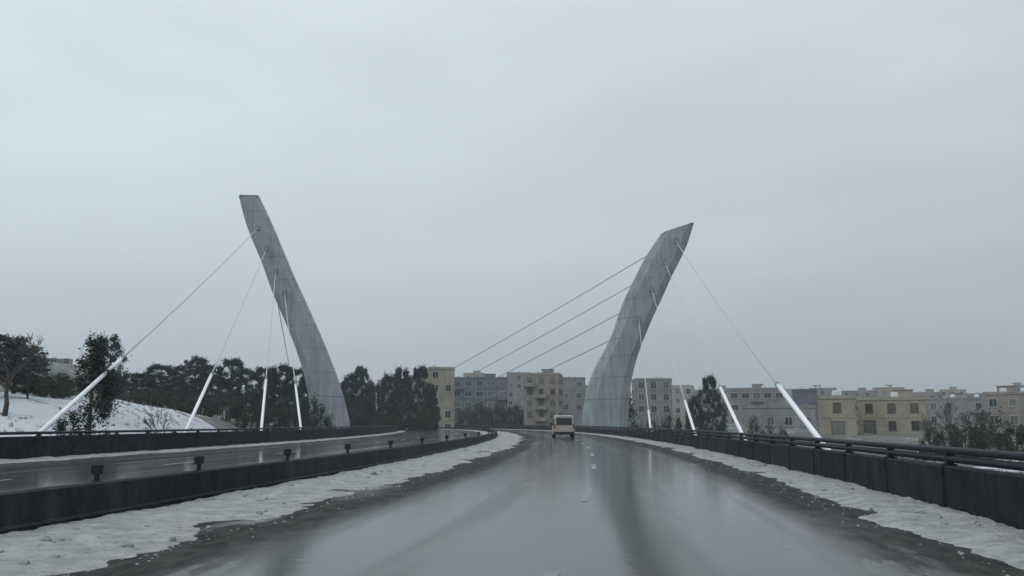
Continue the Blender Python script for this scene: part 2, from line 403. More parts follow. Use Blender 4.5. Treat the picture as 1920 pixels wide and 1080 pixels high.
def build_terrain():
    angs = [R(a) for a in np.concatenate([np.arange(-50, 40, 0.75), np.arange(40, 310, 5.0)])]
    rads = [0.0] + list(np.concatenate([np.geomspace(4, 30, 9), np.arange(32, 130, 2), np.geomspace(134, 500, 44), np.geomspace(530, 3000, 24)]))
    vs = []; fs = []; sn = []
    n = len(angs)
    for r in rads[1:]:
        for a in angs:
            x, y = r*math.sin(a), r*math.cos(a); vs.append((x, y, ground_z(x, y))); sn.append(snow_amt(x, y))
    vs.append((0, 0, ground_z(0, .1))); sn.append(.2); c = len(vs)-1
    for k in range(len(rads)-2):
        for i in range(n):
            j = (i+1) % n; fs.append((k*n+i, (k+1)*n+i, (k+1)*n+j, k*n+j))
    for i in range(n): fs.append((c, i, (i+1) % n))
    fs = [tuple(reversed(q)) for q in fs]
    me = bpy.data.meshes.new('ground'); me.from_pydata(vs, [], fs); me.materials.append(M['ground'])
    at = me.attributes.new('snow', 'FLOAT', 'POINT'); at.data.foreach_set('value', sn)
    me.polygons.foreach_set('use_smooth', [True]*len(me.polygons)); me.update()
    tag(link_mesh('ground', me), kind='structure')
build_terrain()

# ------------------------------------------------------------------ deck, roads, markings
SMIN, SMAX = -40, 420
def srange(a, b):
    s = a; o = []
    while s < b:
        o.append(s); s += 0.5 if 0 < s < 30 else (1.5 if s < 120 else 3.0)
    o.append(b); return o
def strip(name, lat0, lat1, z, m, s0=SMIN, s1=SMAX, cols=2, kind='structure'):
    ss = srange(s0, s1); vs = []; fs = []; uvs = []
    for s in ss:
        for c in range(cols):
            lat = lat0 + (lat1-lat0)*c/(cols-1); vs.append(rp(s, lat, z)); uvs.append((lat, s))
    for i in range(len(ss)-1):
        for c in range(cols-1):
            a = i*cols+c; fs.append((a, a+1, a+cols+1, a+cols))
    me = bpy.data.meshes.new(name); me.from_pydata([tuple(v) for v in vs], [], fs); me.materials.append(m)
    u = me.uv_layers.new(name='UVMap')
    for lp in me.loops: u.data[lp.index].uv = uvs[lp.vertex_index]
    me.update(); return tag(link_mesh(name, me), kind=kind)
LEFT, RIGHT = -21.6, 4.95                     # parapet lines
def sweep(name, prof, m, s0, s1, parent=None, step=3.0):
    """sweep a closed (lat, z) outline along the road"""
    n = max(1, int(math.ceil((s1-s0)/step))); mb = MB()
    mb.loft([[rp(s0+(s1-s0)*i/n, a, z) for a, z in prof] for i in range(n+1)])
    return mb.build(name, m, parent)
tag(sweep('bridge_deck', [(LEFT-1.6, -.012), (LEFT-1.6, -.5), (LEFT+3, -1.9), (RIGHT-3, -1.9), (RIGHT+1.6, -.5), (RIGHT+1.6, -.012)],
          M['concrete_grey'], SMIN, SMAX), kind='structure')
strip('road', -8.0, RIGHT, 0.0, M['road'], cols=4)
strip('opposite_road', LEFT, -8.01, 0.0, M['road2'], cols=3)
# broken lane line of the near carriageway, worn and under water
def dash(s0, s1, lat, wd=0.14):
    strip('lane_marking', lat-wd/2, lat+wd/2, 0.004, M['white_paint'], s0, s1)
for k in range(14): dash(6.6+k*11 - 1.4, 6.6+k*11+2.0, -0.74)
for k in range(10): dash(18+k*11, 21+k*11, -14.7)

# ------------------------------------------------------------------ slush banks
def slush(name, lat_in, lat_out, hgt, seed, s1=330, label=None, wob=1.0):
    """lat_in is the ragged edge towards the traffic, lat_out the edge at the barrier"""
    ss = []; s = 1.0
    while s < s1: ss.append(s); s += max(0.07, min(2.0, s*0.006))
    cols = 30; vs = []; fs = []
    sg = 1 if lat_out > lat_in else -1
    for s in ss:
        e = wob*(0.42*noise.noise(Vector((s*.32, seed, 0))) + 0.26*noise.noise(Vector((s*1.1, seed+5, 0))) + 0.16*noise.noise(Vector((s*4, seed+9, 0))) + .08*noise.noise(Vector((s*11, seed+9, 3))))
        li = lat_in - sg*e
        for c in range(cols):
            t = c/(cols-1); lat = li + (lat_out-li)*t
            body = sstep(0, .30, t)*(0.6+0.4*t)
            lump = 0.80 + 0.40*noise.noise(Vector((s*.8, lat*1.3, seed))) + 0.35*noise.noise(Vector((s*2.6, lat*3.5, seed+2))) + .30*noise.noise(Vector((s*7, lat*8, seed+2)))
            hole = noise.noise(Vector((s*.55, lat*1.1, seed+20)))
            z = hgt*body*lump - 0.09*max(0, hole-.22)*3*(1-body*.6)
            if c == 0: z = -.02
            vs.append(rp(s, lat, z))
    for i in range(len(ss)-1):
        for c in range(cols-1):
            a = i*cols+c; fs.append((a, a+1, a+cols+1, a+cols) if sg > 0 else (a+cols, a+cols+1, a+1, a))
    me = bpy.data.meshes.new(name); me.from_pydata([tuple(v) for v in vs], [], fs); me.materials.append(M['slush'])
    me.polygons.foreach_set('use_smooth', [True]*len(me.polygons)); me.update()
    o = tag(link_mesh(name, me), label=label, cat='slush', kind='stuff')
slush('slush_bank', -5.0, -7.42, .06, 1.3, label='grey slush banked along the foot of the median barrier')
slush('slush_bank', 3.45, RIGHT-.05, .075, 7.7, label='grey slush strip along the right hand railing of the bridge', wob=.6)
slush('slush_bank', -9.3, -7.9, .08, 13.1, label='thin slush strip on the far side of the median barrier')
slush('slush_bank', LEFT+1.3, LEFT+.13, .09, 23.1, label='thin slush strip along the foot of the left hand bridge railing')
# loose clods thrown off the banks
def lumps():
    mb = MB(); r = random.Random(9)
    for k in range(420):
        s = 3.0 + 60*r.random()**1.6; a = .015+.055*r.random()**2.5
        lat = r.choice((r.uniform(-7.35, -5.2), r.uniform(-7.35, -6.3), r.uniform(3.7, 4.75), r.uniform(4.2, 4.75))); p = rp(s, lat, .03)
        n = 7; ph = r.random()*6; rings = []
        for zz, q in ((-.05, 1.1), (a*.35, 1.0), (a*.75, .6)):
            rings.append([(p.x+a*q*r.uniform(.7, 1.3)*math.cos(ph+i*6.283/n), p.y+a*q*r.uniform(.7, 1.3)*math.sin(ph+i*6.283/n), p.z+zz+r.uniform(-.12, .12)*a) for i in range(n)])
        mb.loft(rings)
    tag(mb.build('slush_lumps', M['slush']), label='packed lumps of dirty slush lying on the roadside banks', cat='slush', kind='stuff')
lumps()
def clods():
    mb = MB(); r = random.Random(4)
    for k in range(900):
        s = 3.5 + 45*r.random()**1.7; side = r.random() < .5
        off = abs(r.gauss(0, .28))
        lat = (-5.15+off) if side else (3.5-off)
        a = .006+.022*r.random()**2; p = rp(s, lat, 0)
        n = 5; ph = r.random()*6
        ring = [(p.x+a*r.uniform(.7, 1.4)*math.cos(ph+i*6.283/n), p.y+a*r.uniform(.7, 1.4)*math.sin(ph+i*6.283/n), -.002) for i in range(n)]
        top = (p.x+r.uniform(-.2, .2)*a, p.y, a*r.uniform(.4, .8))
        mb.add(ring+[top], [(i, (i+1) % n, n) for i in range(n)])
    tag(mb.build('slush_clods', M['slush']), label='small clods of slush strewn along both road edges', cat='slush', kind='stuff')
clods()

# ------------------------------------------------------------------ parapets and median
def shared_run(thing, name, me, ss, lat, z=0.0):
    for s in ss:
        x, y, h = frame(s); p = rp(s, lat, z); link_mesh(name, me, thing, p, h)
def parapet(name, lat, label, s1, panel_top, rails, seed):
    t = empty(name, (0, 0, 0)); tag(t, label, 'railing')
    pl = 3.0
    p = MB(); p.bbox(-.11, .11, 0.012, pl-.012, -.01, panel_top, .025); me = p.mesh('wall_panel', M['dark_wall'])
    ss = [s for s in np.arange(0, s1, pl)]
    shared_run(t, 'wall_panel', me, ss, lat)
    q = MB(); q.bbox(-.055, .055, -.06, .06, panel_top-.005, rails[-1]-.01, .012); q.box(-.09, .09, -.1, .1, panel_top-.003, panel_top+.025)
    shared_run(t, 'post', q.mesh('post', M['dark_metal']), ss, lat)
    for i, rz in enumerate(rails):
        rr = MB(); pts = [rp(s, lat, rz) for s in np.arange(0, s1+.1, 3.0)]
        rr.tube(pts, .055, 8); rr.build('rail', M['dark_metal'], t, True)
    return t
parapet('bridge_railing', LEFT, 'long black bridge railing beyond the opposite carriageway on the left', 300, .86, (.98,), 1)
parapet('bridge_railing', RIGHT, 'black bridge railing with open rail beside the right hand slush strip', 300, .70, (.80, .93), 2)

def median():
    t = empty('median_barrier', (0, 0, 0)); tag(t, 'low dark median barrier between the two carriageways', 'barrier')
    bl = 3.0; mb = MB()
    prof = [(-.20, 0), (-.20, .08), (-.15, .11), (-.11, .485), (-.07, .51), (.07, .51), (.11, .485), (.15, .11), (.20, .08), (.20, 0)]
    mb.loft([[(a, .015, z) for a, z in prof], [(a, bl-.015, z) for a, z in prof]])
    shared_run(t, 'barrier_block', mb.mesh('barrier_block', M['dark_wall']), np.arange(2, 262, bl), -7.66)
    d = MB(); d.box(-.05, .05, -.05, .05, .505, .525); d.bbox(-.035, .035, -.02, .02, .525, .70, .01); d.bbox(-.085, .085, -.03, .03, .62, .76, .012)
    me = d.mesh('delineator', M['dark_metal'])
    shared_run(t, 'delineator', me, [12.6, 15.9, 20.5, 25.5, 31, 37, 44, 52, 61, 72], -7.66)
median()

# ------------------------------------------------------------------ pylons
SP = 140.0
_px, _py, _ph = frame(SP)
PN = Vector((-math.sin(_ph), math.cos(_ph), 0)); PT = Vector((math.cos(_ph), math.sin(_ph), 0)); PO = Vector((_px, _py, 0))
def on_pylon_plane(px, py):
    r = ray(px, py); o = Vector((0, 0, CAMZ)); k = (PO-o).dot(PN)/r.dot(PN); p = o + r*k
    return ((p-PO).dot(PT), p.z)                # lateral, height
left_edge = [(449, 370), (463, 425), (477, 458), (493, 494), (508, 540), (526, 582), (543, 620), (558, 660), (571, 700), (580, 740), (584, 790)]
left_in = [(487, 371), (500, 398), (512, 424), (526, 458), (540, 492), (556, 530), (573, 565), (590, 604), (606, 640), (622, 680), (640, 730), (655, 790)]
right_in = [(1240, 438), (1221, 466), (1207, 487), (1192, 520), (1177, 548), (1163, 582), (1152, 620), (1136, 655), (1114, 692), (1100, 735), (1092, 790)]
right_out = [(1300, 418), (1287, 462), (1271, 494), (1257, 520), (1242, 556), (1224, 592), (1210, 625), (1196, 660), (1184, 700), (1178, 745), (1176, 790)]
def interp_edge(pts, n):
    q = [on_pylon_plane(*p) for p in pts]
    d = [0]
    for a, b in zip(q, q[1:]): d.append(d[-1]+math.dist(a, b))
    d = np.array(d)/d[-1]; t = np.linspace(0, 1, n)
    l_ = np.interp(t, d, [a for a, _ in q]); z_ = np.interp(t, d, [b for _, b in q])
    for _ in range(2):
        l_[1:-1] = .25*l_[:-2]+.5*l_[1:-1]+.25*l_[2:]; z_[1:-1] = .25*z_[:-2]+.5*z_[1:-1]+.25*z_[2:]
    return list(zip(l_, z_))
def pylon(out_px, in_px, label, sgn):
    n = 30
    A = interp_edge(out_px, n); B = interp_edge(in_px, n)
    t = empty('bridge_pylon', PO + PT*((A[-1][0]+B[-1][0])/2)); t.rotation_euler = (0, 0, _ph)
    base = (A[-1][0]+B[-1][0])/2
    tag(t, label, 'bridge pylon', 'pylons of the cable stayed bridge')
    # below the deck both arms run down to the ground of the dip
    low = -7.5
    A2 = A + [(A[-1][0], -3.0), (A[-1][0], low)]; B2 = B + [(B[-1][0], -3.0), (B[-1][0], low)]
    rings = []
    for i, ((a, az), (b, bz)) in enumerate(zip(A2, B2)):
        k = min(1, i/(n-1)); dep = 0.9 + 0.9*k                     # half depth along the road
        # outline corners: outer edge, chamfers and a flat face, in local axes (x lateral, y along)
        def P(t_, y): return (a+(b-a)*t_-base, y, az+(bz-az)*t_)
        def ring(ins):
            c = .22
            return [P(ins, -dep*.45), P(c, -dep+ins*2), P(1-c, -dep+ins*2), P(1-ins, -dep*.55), P(1-ins, dep*.55), P(1-c, dep-ins*2), P(c, dep-ins*2), P(ins, dep*.45)]
        if i and i % 3 == 0 and i < n:                                # casting joints between the lifts
            (pa, paz), (pb, pbz) = A2[i-1], B2[i-1]
            rings.append((ring(0), 'v'))
        rings.append((ring(0.0), i))
    rr = []
    seq = [r for r, k in rings if k != 'v']
    # grooves
    out = []
    for i, r in enumerate(seq):
        out.append(r)
        if i % 3 == 2 and i < n-1:
            nx = seq[i+1]
            def lerp(f, shrink):
                q = [tuple(p[j]+(m_[j]-p[j])*f for j in range(3)) for p, m_ in zip(r, nx)]
                cx = [sum(p[j] for p in q)/len(q) for j in range(3)]
                return [tuple(cx[j]+(p[j]-cx[j])*shrink for j in range(3)) for p in q]
            out += [lerp(.03, 1), lerp(.06, .972), lerp(.11, .972), lerp(.14, 1)]
    out.reverse()
    if sgn < 0: out = [list(r) for r in out]
    mb = MB(); mb.loft(out)
    me = mb.mesh('arm', M['concrete'])
    import bmesh
    bm = bmesh.new(); bm.from_mesh(me); bmesh.ops.recalc_face_normals(bm, faces=bm.faces); bm.to_mesh(me); bm.free()
    link_mesh('arm', me, t)
    # steel tip with anchor head housing
    a, b = A[0], B[0]
    p = MB(); bw = abs(b[0]-a[0])
    ta = math.atan2(b[1]-a[1], b[0]-a[0])
    Mx = Matrix.Translation((((a[0]+b[0])/2-base), 0, (a[1]+b[1])/2)) @ Matrix.Rotation(-ta, 4, 'Y')
    p.box(-bw*.46, bw*.46, -.8, .8, -.05, .22, Mx)
    p.build('tip_cap', M['concrete_grey'], t)
    q = MB(); q.bbox(min(A[-1][0], B[-1][0])-base-.5, max(A[-1][0], B[-1][0])-base+.5, -3.2, 3.2, -1.2, .55, .1)
    q.build('plinth', M['concrete_grey'], t)
    return A, B, t, base
LA, LB, LP, LBASE = pylon(left_edge, left_in, 'taller pale concrete pylon arm on the left, leaning outward to the left', -1)
RA, RB, RP_, RBASE = pylon(right_out, right_in, 'pale concrete pylon arm on the right, leaning outward over the right hand railing', 1)

def arm_at(A, B, z, f):
    za = [p[1] for p in A][::-1]; la = [p[0] for p in A][::-1]; zb = [p[1] for p in B][::-1]; lb = [p[0] for p in B][::-1]
    return np.interp(z, za, la)*(1-f) + np.interp(z, zb, lb)*f
ORD = ['nearest', 'second', 'third', 'fourth', 'fifth', 'sixth', 'seventh']
anchor_me = None
def stay(A, B, pyl, base, py_att, s_anchor, lat_anchor, near, label, group, sheath_len, r=.085, px_ref=960):
    global anchor_me
    z = py_att; lat = arm_at(A, B, z, .45); dep = -2.0 if near else 2.0
    top = PO + PT*lat + PN*dep + Vector((0, 0, z))
    bot = rp(s_anchor, lat_anchor, .25)
    t = empty('stay_cable', bot); tag(t, label, 'stay cable', group)
    d = (top-bot); ln = d.length; u = d/ln
    sag = ln*ln*0.00012
    def pt(k): return u*(k*ln) - Vector((0, 0, 1))*sag*4*k*(1-k)*.25
    c = MB(); c.tube([pt(k) for k in np.linspace(sheath_len/ln, .985, 10)], r*(.62 if near else 1), 8, True); c.build('cable', M['cable'] if near else M['shaded_far_cable'], t, True)
    sh = MB(); sh.tube([pt(0), pt(sheath_len/ln*.5), pt(sheath_len/ln*1.002)], r*1.3, 10); sh.build('sheath', M['sheath'] if near else M['shaded_far_cable'], t, True)
    co = MB(); co.tube([pt(sheath_len/ln*.985), pt(sheath_len/ln*1.015)], r*1.5, 10); co.build('collar', M['collar'], t)
    f_ = MB(); f_.tube([pt(-.2/ln), pt(.35/ln)], r*1.9, 10); f_.build('anchor_socket', M['collar'], t)
    ab = MB(); Lc = (pt(.985)); Mx = Matrix.Translation(top - u*.35)
    # small anchor box on the pylon face belongs to the pylon
    b = MB(); b.bbox(-.32, .32, -.45, .45, -.4, .4, .05)
    inv = pyl.matrix_basis.inverted()
    o = b.build('anchor_box', M['concrete_grey'], pyl); o.location = inv @ (top - u*.25)
def pyz(py, px):
    return on_pylon_plane(px, py)[1]
g1, g2, g3, g4 = ('near stay cables of the left pylon', 'near stay cables of the right pylon', 'far stay cables of the right pylon', 'far stay cables of the left pylon')
for i, (s, py, px, sl) in enumerate([(33, 432, 470, 17), (47.5, 470, 495, 15.5), (61, 512, 515, 16), (72, 552, 535, 16)]):
    stay(LA, LB, LP, LBASE, pyz(py, px), s, LEFT-.75, True, f'white stay cable of the left pylon, {ORD[i]} to the camera along the left railing', g1, sl, .08)
for i, (s, py, px, sl) in enumerate([(25, 456, 1275, 11), (38.6, 495, 1245, 13), (54, 545, 1215, 11.5), (77, 600, 1185, 9)]):
    stay(RA, RB, RP_, RBASE, pyz(py, px), s, RIGHT+.75, True, f'white stay cable of the right pylon, {ORD[i]} to the camera along the right railing', g2, sl, .07)
for i, (s, py, px) in enumerate([(322, 447, 1262), (304, 505, 1235), (286, 562, 1205), (268, 618, 1175)]):
    stay(RA, RB, RP_, RBASE, pyz(py, px), s, RIGHT+.75, False, f'shade-darkened stay cable running left from the right pylon, {["highest", "second highest", "third highest", "lowest"][i]} of its fan', g3, 3.0, .068)
for i, (s, py, px) in enumerate([(290, 450, 485), (272, 510, 515), (254, 570, 545), (236, 628, 575)]):
    stay(LA, LB, LP, LBASE, pyz(py, px), s, LEFT-.75, False, f'thin stay cable behind the left pylon, {["highest", "second highest", "third highest", "lowest"][i]} of its fan', g4, 3.0, .07)

# ------------------------------------------------------------------ buildings
def win_meshes(wd, hg, dark):
    f = MB(); b = .09
    f.box(-wd/2-b, wd/2+b, -.10, .03, hg, hg+b); f.box(-wd/2-b, -wd/2, -.10, .03, 0, hg); f.box(wd/2, wd/2+b, -.10, .03, 0, hg)
    f.box(-wd/2-b*1.8, wd/2+b*1.8, -.15, .03, -.10, 0)
    f.box(-.03, .03, -.05, .02, .001, hg-.001)
    g = MB(); g.box(-wd/2+.001, wd/2-.001, -.012, .01, .002, hg-.002)
    cu = MB(); cu.box(-wd/2+.001, wd/2-.001, -.012, .01, .002, hg-.002)
    hs = MB(); hs.box(-wd/2+.001, wd/2-.001, -.012, .01, .002, hg*.45)
    for k in range(7): z = hg*.45+.001+k*hg*.078; hs.box(-wd/2+.001, wd/2-.001, -.05, -.013 if k % 2 else -.02, z, z+hg*.076)
    return f.mesh('window', M['dframe'] if dark else M['frame']), g.mesh('pane', M['glass']), cu.mesh('pane', M['curtain']), hs.mesh('pane', M['shutter'])
WIN = {k: win_meshes(*k) for k in [(1.3, 1.5, False), (1.0, 1.3, True), (1.9, 1.5, False), (1.7, 2.3, True)]}
def building(px0, px1, py_top, dist, depth, mkey, label, win=(1.3, 1.5, False), rz=0.0, st=3.1, pitch=2.9, tanks=2, name='apartment_block', cat='building', skip=0.12, seed=0, doors=None, py_bot=None):
    r = random.Random(seed)
    x0, y0 = bear(px0, dist); x1, y1 = bear(px1, dist)
    cx, cy = (x0+x1)/2, (y0+y1)/2; wd = math.hypot(x1-x0, y1-y0)
    ang = math.atan2(y1-y0, x1-x0)
    gz = min(ground_z(x0, y0), ground_z(x1, y1), ground_z(cx, cy)) - .15
    if py_bot: gz = zat(py_bot, dist)
    H = zat(py_top, dist, (px0+px1)/2) - gz
    t = empty(name, (cx, cy, gz), ang+rz); tag(t, label, cat)
    mt = STONE[mkey]
    b = MB(); b.box(-wd/2, wd/2, 0, depth, -2.5, H-.55)
    b.build('wall', mt, t)
    ro = MB(); h = H-.55
    ro.box(-wd/2-.12, wd/2+.12, -.12, depth+.12, h+.001, h+.16)
    for (a0, a1, c0, c1) in ((-wd/2, wd/2, .0, .2), (-wd/2, wd/2, depth-.2, depth), (-wd/2, -wd/2+.2, .2, depth-.2), (wd/2-.2, wd/2, .2, depth-.2)):
        ro.box(a0, a1, c0, c1, h+.159, h+.55)
    rf = ro.build('roof', mt, t)
    for k in range(tanks):
        tx = r.uniform(-wd/2+1, wd/2-1) if wd > 3 else 0; tk = MB(); rr = r.uniform(.5, .7)
        tk.tube([(tx, depth*.4+k*1.4, h+.161), (tx, depth*.4+k*1.4, h+.2), (tx, depth*.4+k*1.4, h+1.25), (tx, depth*.4+k*1.4, h+1.4)], [rr, rr, rr, rr*.55], 12)
        tk.build('water_tank', M['tank'], rf, True)
    if wd > 9 and tanks:
        sx = r.uniform(-wd*.3, wd*.3); sb = MB(); sb.box(sx-1.5, sx+1.5, depth*.5+2.1, depth*.5+5, h+.162, h+1.8); sb.box(sx-1.65, sx+1.65, depth*.5+1.95, depth*.5+5.15, h+1.801, h+1.95)
        sb.build('stair_head', mt, rf)
    fl = max(1, int(round(H/st))); sh = (H-.55)/fl
    mm0 = WIN[win]
    def put(x, y, z, rot, mm=mm0):
        o = link_mesh('window', mm[0], t, (x, y, z), rot); k_ = r.random(); link_mesh('pane', mm[1] if k_ < .6 else mm[2] if k_ < .8 else mm[3], o)
    for f_ in range(fl):
        bandm = MB(); zb = f_*sh
        if f_:
            bandm.box(-wd/2-.05, wd/2+.05, -.05, depth+.05, zb-.06, zb+.08); bandm.build('string_course', mt, t)
        nx = max(1, int(wd/pitch)); cellw = wd/nx
        for i in range(nx):
            if r.random() < skip: continue
            x = -wd/2 + cellw*(i+.5); hh = min(sh-.9, win[1])
            if doors and f_ == 0 and i % doors == 0:
                put(x, 0, .02, 0, WIN[(1.7, 2.3, True)])
            else: put(x, 0, zb+min(.95, sh*.32), 0)
        for sd in (-1, 1):
            ny = max(1, int(depth/3.6))
            for i in range(ny):
                put(sd*wd/2, depth*(i+.5)/ny, zb+min(.95, sh*.32), sd*math.pi/2)
        # balconies on the wider fronts
        if f_ and wd > 9 and H > 7:
            bi = r.randrange(nx); x = -wd/2+cellw*(bi+.5)
            bc = MB(); bc.box(x-1.5, x+1.5, -1.3, -.051, zb-.08, zb+.06); bc.box(x-1.5, x+1.5, -1.3, -1.2, zb+.061, zb+.9)
            bc.box(x-1.5, x-1.4, -1.199, -.051, zb+.061, zb+.9); bc.box(x+1.4, x+1.5, -1.199, -.051, zb+.061, zb+.9); bc.build('balcony', mt, t)
    return t
building(803, 852, 688, 215, 10, 'beige', 'narrow beige block with flat roof right of the dark trees', seed=1, rz=.15, tanks=1)
building(846, 952, 707, 270, 12, 'blue', 'wide blue-grey block behind the dark hedge left of the road end', seed=2, win=(1.9, 1.5, False))
building(950, 996, 698, 330, 12, 'grey', 'hazy grey block rising behind the brown stone block', seed=12, tanks=1)
building(982, 1048, 699, 235, 11, 'brown', 'brownish stone block at the end of the road', seed=3, rz=-.12, win=(1.0, 1.3, True))
building(1050, 1098, 707, 260, 10, 'grey', 'grey block just left of the right pylon', seed=4, tanks=1)
building(1192, 1262, 709, 225, 10, 'grey', 'grey block with pale roof edge just right of the right pylon', seed=5, rz=.1)
building(1262, 1302, 722, 300, 10, 'pale', 'small pale house between the grey block and the pine', seed=6, name='house', tanks=1)
building(1368, 1474, 727, 270, 12, 'mauve', 'mauve-grey block right of the round pine', seed=7, win=(1.9, 1.5, False))
building(1488, 1534, 729, 230, 9, 'blue', 'small blue-grey block behind the stay cable on the right', seed=8, tanks=1)
building(1395, 1530, 760, 190, 8, 'grey', 'low grey building with dark openings beneath the mauve block', seed=14, tanks=0, st=3.4)
building(1536, 1606, 741, 150, 9, 'beige', 'low beige house with dark doorway beside the stay cable', seed=9, name='house', win=(1.0, 1.3, True), doors=2, tanks=1, st=3.6)
building(1610, 1738, 744, 160, 9, 'beige', 'long beige house with dark doorways right of the stay cables', seed=10, name='house', win=(1.0, 1.3, True), doors=3, pitch=3.3, tanks=2, st=3.6)
building(1738, 1852, 745, 260, 10, 'grey', 'wide grey block behind the bare trees on the right', seed=11)
building(1846, 1960, 734, 200, 11, 'brown', 'tan stone block at the right edge behind the dark shrub', seed=13, rz=-.1)
building(1965, 2100, 730, 230, 11, 'beige', 'beige block beyond the right edge', seed=15)
building(640, 700, 716, 400, 12, 'blue', 'distant blue-grey block seen through the gap in the dark trees', seed=16)
building(225, 275, 700, 330, 10, 'grey', 'far grey block behind the conifers on the left', seed=17)
building(80, 128, 672, 300, 10, 'grey', 'grey block up on the left hill', seed=18, tanks=1)

town = [(1098, 1150, 722, 420, 'grey'), (1205, 1275, 727, 440, 'beige'), (1284, 1325, 731, 400, 'brown'), (1318, 1372, 728, 430, 'grey'), (1440, 1500, 734, 420, 'pale'), (1520, 1570, 727, 400, 'grey'),
        (1580, 1640, 732, 430, 'mauve'), (1640, 1700, 726, 460, 'beige'), (1700, 1762, 735, 420, 'brown'), (1765, 1815, 730, 450, 'beige'), (1812, 1850, 737, 400, 'grey'), (1880, 1950, 722, 430, 'grey'),
        (706, 760, 712, 430, 'grey'), (760, 806, 704, 450, 'beige'), (868, 905, 699, 430, 'beige'), (590, 645, 722, 420, 'grey')]
twh = {0: 'right foot of the right pylon', 1: 'grey block right of the right pylon', 2: 'small pale house', 3: 'lone pine', 4: 'mauve-grey block', 5: 'small blue-grey block', 6: 'gap between the two low beige houses', 7: 'long beige house', 8: 'right end of the long beige house',
       9: 'left part of the wide grey block', 10: 'right part of the wide grey block', 11: 'tan block at the right edge', 12: 'middle of the central pine clump', 13: 'right end of the central pine clump', 14: 'wide blue-grey block', 15: 'foot of the left pylon'}
for i, (a, b, py, d, mk) in enumerate(town):
    building(a, b, py, d, 11, mk, f'far {mk} block seen hazily behind the {twh[i]}', seed=40+i, rz=random.uniform(-.2, .2), tanks=1+i % 2, win=((1.3, 1.5, False), (1.9, 1.5, False), (1.0, 1.3, True))[i % 3], pitch=3.4)

# ------------------------------------------------------------------ vegetation
def leaf_cloud(pts, size, r, flat=.5):
    """one small quad per point, random facing"""
    n = len(pts); P = np.asarray(pts)
    a = r.normal(size=(n, 3)); a /= np.linalg.norm(a, axis=1)[:, None]
    b = np.cross(a, r.normal(size=(n, 3))); b /= np.linalg.norm(b, axis=1)[:, None]
    s = size*r.uniform(.6, 1.4, n)[:, None]
    A = a*s; B = b*s*flat
    V = np.stack([P-A-B*.3, P+B, P+A*1.1, P-B], 1).reshape(-1, 3)
    F_ = [(4*i, 4*i+1, 4*i+2, 4*i+3) for i in range(n)]
    return V, F_
def crown_pts(kind, r, n):
    pts = []
    if kind == 'pine':                                   # unit height, radius about .33
        cl = []
        for k in range(95):
            z = r.uniform(.24, .97); rad = .36*math.sin(math.pi*min(1, max(.05, (1.06-z)*1.0)))**.8 if z > .5 else .36*(.55+.45*(z-.2)/.3)
            an = r.uniform(0, 6.283); q = rad*math.sqrt(r.uniform(.12, 1))
            cl.append((q*math.cos(an), q*math.sin(an), z, r.uniform(.035, .085)))
        for x, y, z, c in cl:
            m = int(n/95); d = r.normal(size=(m, 3)); d /= np.linalg.norm(d, axis=1)[:, None]; d *= (c*np.abs(r.normal(.72, .38, m)))[:, None]; d[:, 2] *= .7
            pts.append(d+np.array([x, y, z]))
    elif kind == 'cypress':
        for k in range(60):
            z = r.uniform(.05, .99); rad = .15*(min(1, z/.18)**.6)*(1-max(0, z-.35)/.65)**.75 + .012
            an = r.uniform(0, 6.283); q = rad*r.uniform(.5, 1.05); c = r.uniform(.03, .065)
            m = int(n/60); d = r.normal(size=(m, 3)); d /= np.linalg.norm(d, axis=1)[:, None]; d *= (c*np.abs(r.normal(.7, .42, m)))[:, None]; d[:, 2] *= 1.8
            pts.append(d+np.array([q*math.cos(an), q*math.sin(an), z]))
    else:                                                # bush: broad, down to the ground
        for k in range(40):
            an = r.uniform(0, 6.283); q = .62*math.sqrt(r.random()); z = r.uniform(.08, .95*math.sqrt(max(.05, 1-(q/.72)**2))); c = r.uniform(.09, .2)
            m = int(n/40); d = r.normal(size=(m, 3)); d /= np.linalg.norm(d, axis=1)[:, None]; d *= (c*np.abs(r.normal(.7, .4, m)))[:, None]; d[:, 2] *= .8
            pts.append(d+np.array([q*math.cos(an), q*math.sin(an), z]))
    P = np.concatenate(pts); P[:, 2] = np.maximum(P[:, 2], .01); return P
def proto(kind, seed):
    r = np.random.default_rng(seed)
    n, size = {'pine': (13200, .0135), 'cypress': (9000, .0095), 'bush': (8000, .021)}[kind]
    V, F_ = leaf_cloud(crown_pts(kind, r, n), size, r)
    me = bpy.data.meshes.new('crown'); me.from_pydata(V.tolist(), [], F_); me.materials.append(M[kind]); me.update()
    t = MB()
    if kind == 'pine':
        w_ = r.uniform(-.03, .03, 2)
        t.tube([(0, 0, -.04), (0, 0, .02), (w_[0], w_[1], .35), (w_[0]*2, w_[1]*1.5, .65), (w_[0]*2, w_[1], .92)], [.035, .024, .018, .012, .004], 7)
        for k in range(11):
            z = r.uniform(.24, .78); an = r.uniform(0, 6.283); q = r.uniform(.16, .30)
            t.tube([(w_[0]*z*2, w_[1]*z*1.8, z), (q*.5*math.cos(an), q*.5*math.sin(an), z+.05), (q*math.cos(an), q*math.sin(an), z+.11)], [.009, .006, .002], 5)
    elif kind == 'cypress':
        t.tube([(0, 0, -.04), (0, 0, .05), (0, 0, .5), (0, 0, .93)], [.02, .016, .010, .003], 7)
    else:
        for k in range(9):
            an = r.uniform(0, 6.283); q = r.uniform(.1, .5)
            t.tube([(q*.15*math.cos(an), q*.15*math.sin(an), -.06), (q*.6*math.cos(an), q*.6*math.sin(an), .35), (q*math.cos(an), q*math.sin(an), .7)], [.02, .013, .004], 5)
    return me, t.mesh('trunk', M['bark'])
PROTO = {k: [proto(k, 11*i+len(k)) for i in range(4)] for k in ('pine', 'cypress', 'bush')}
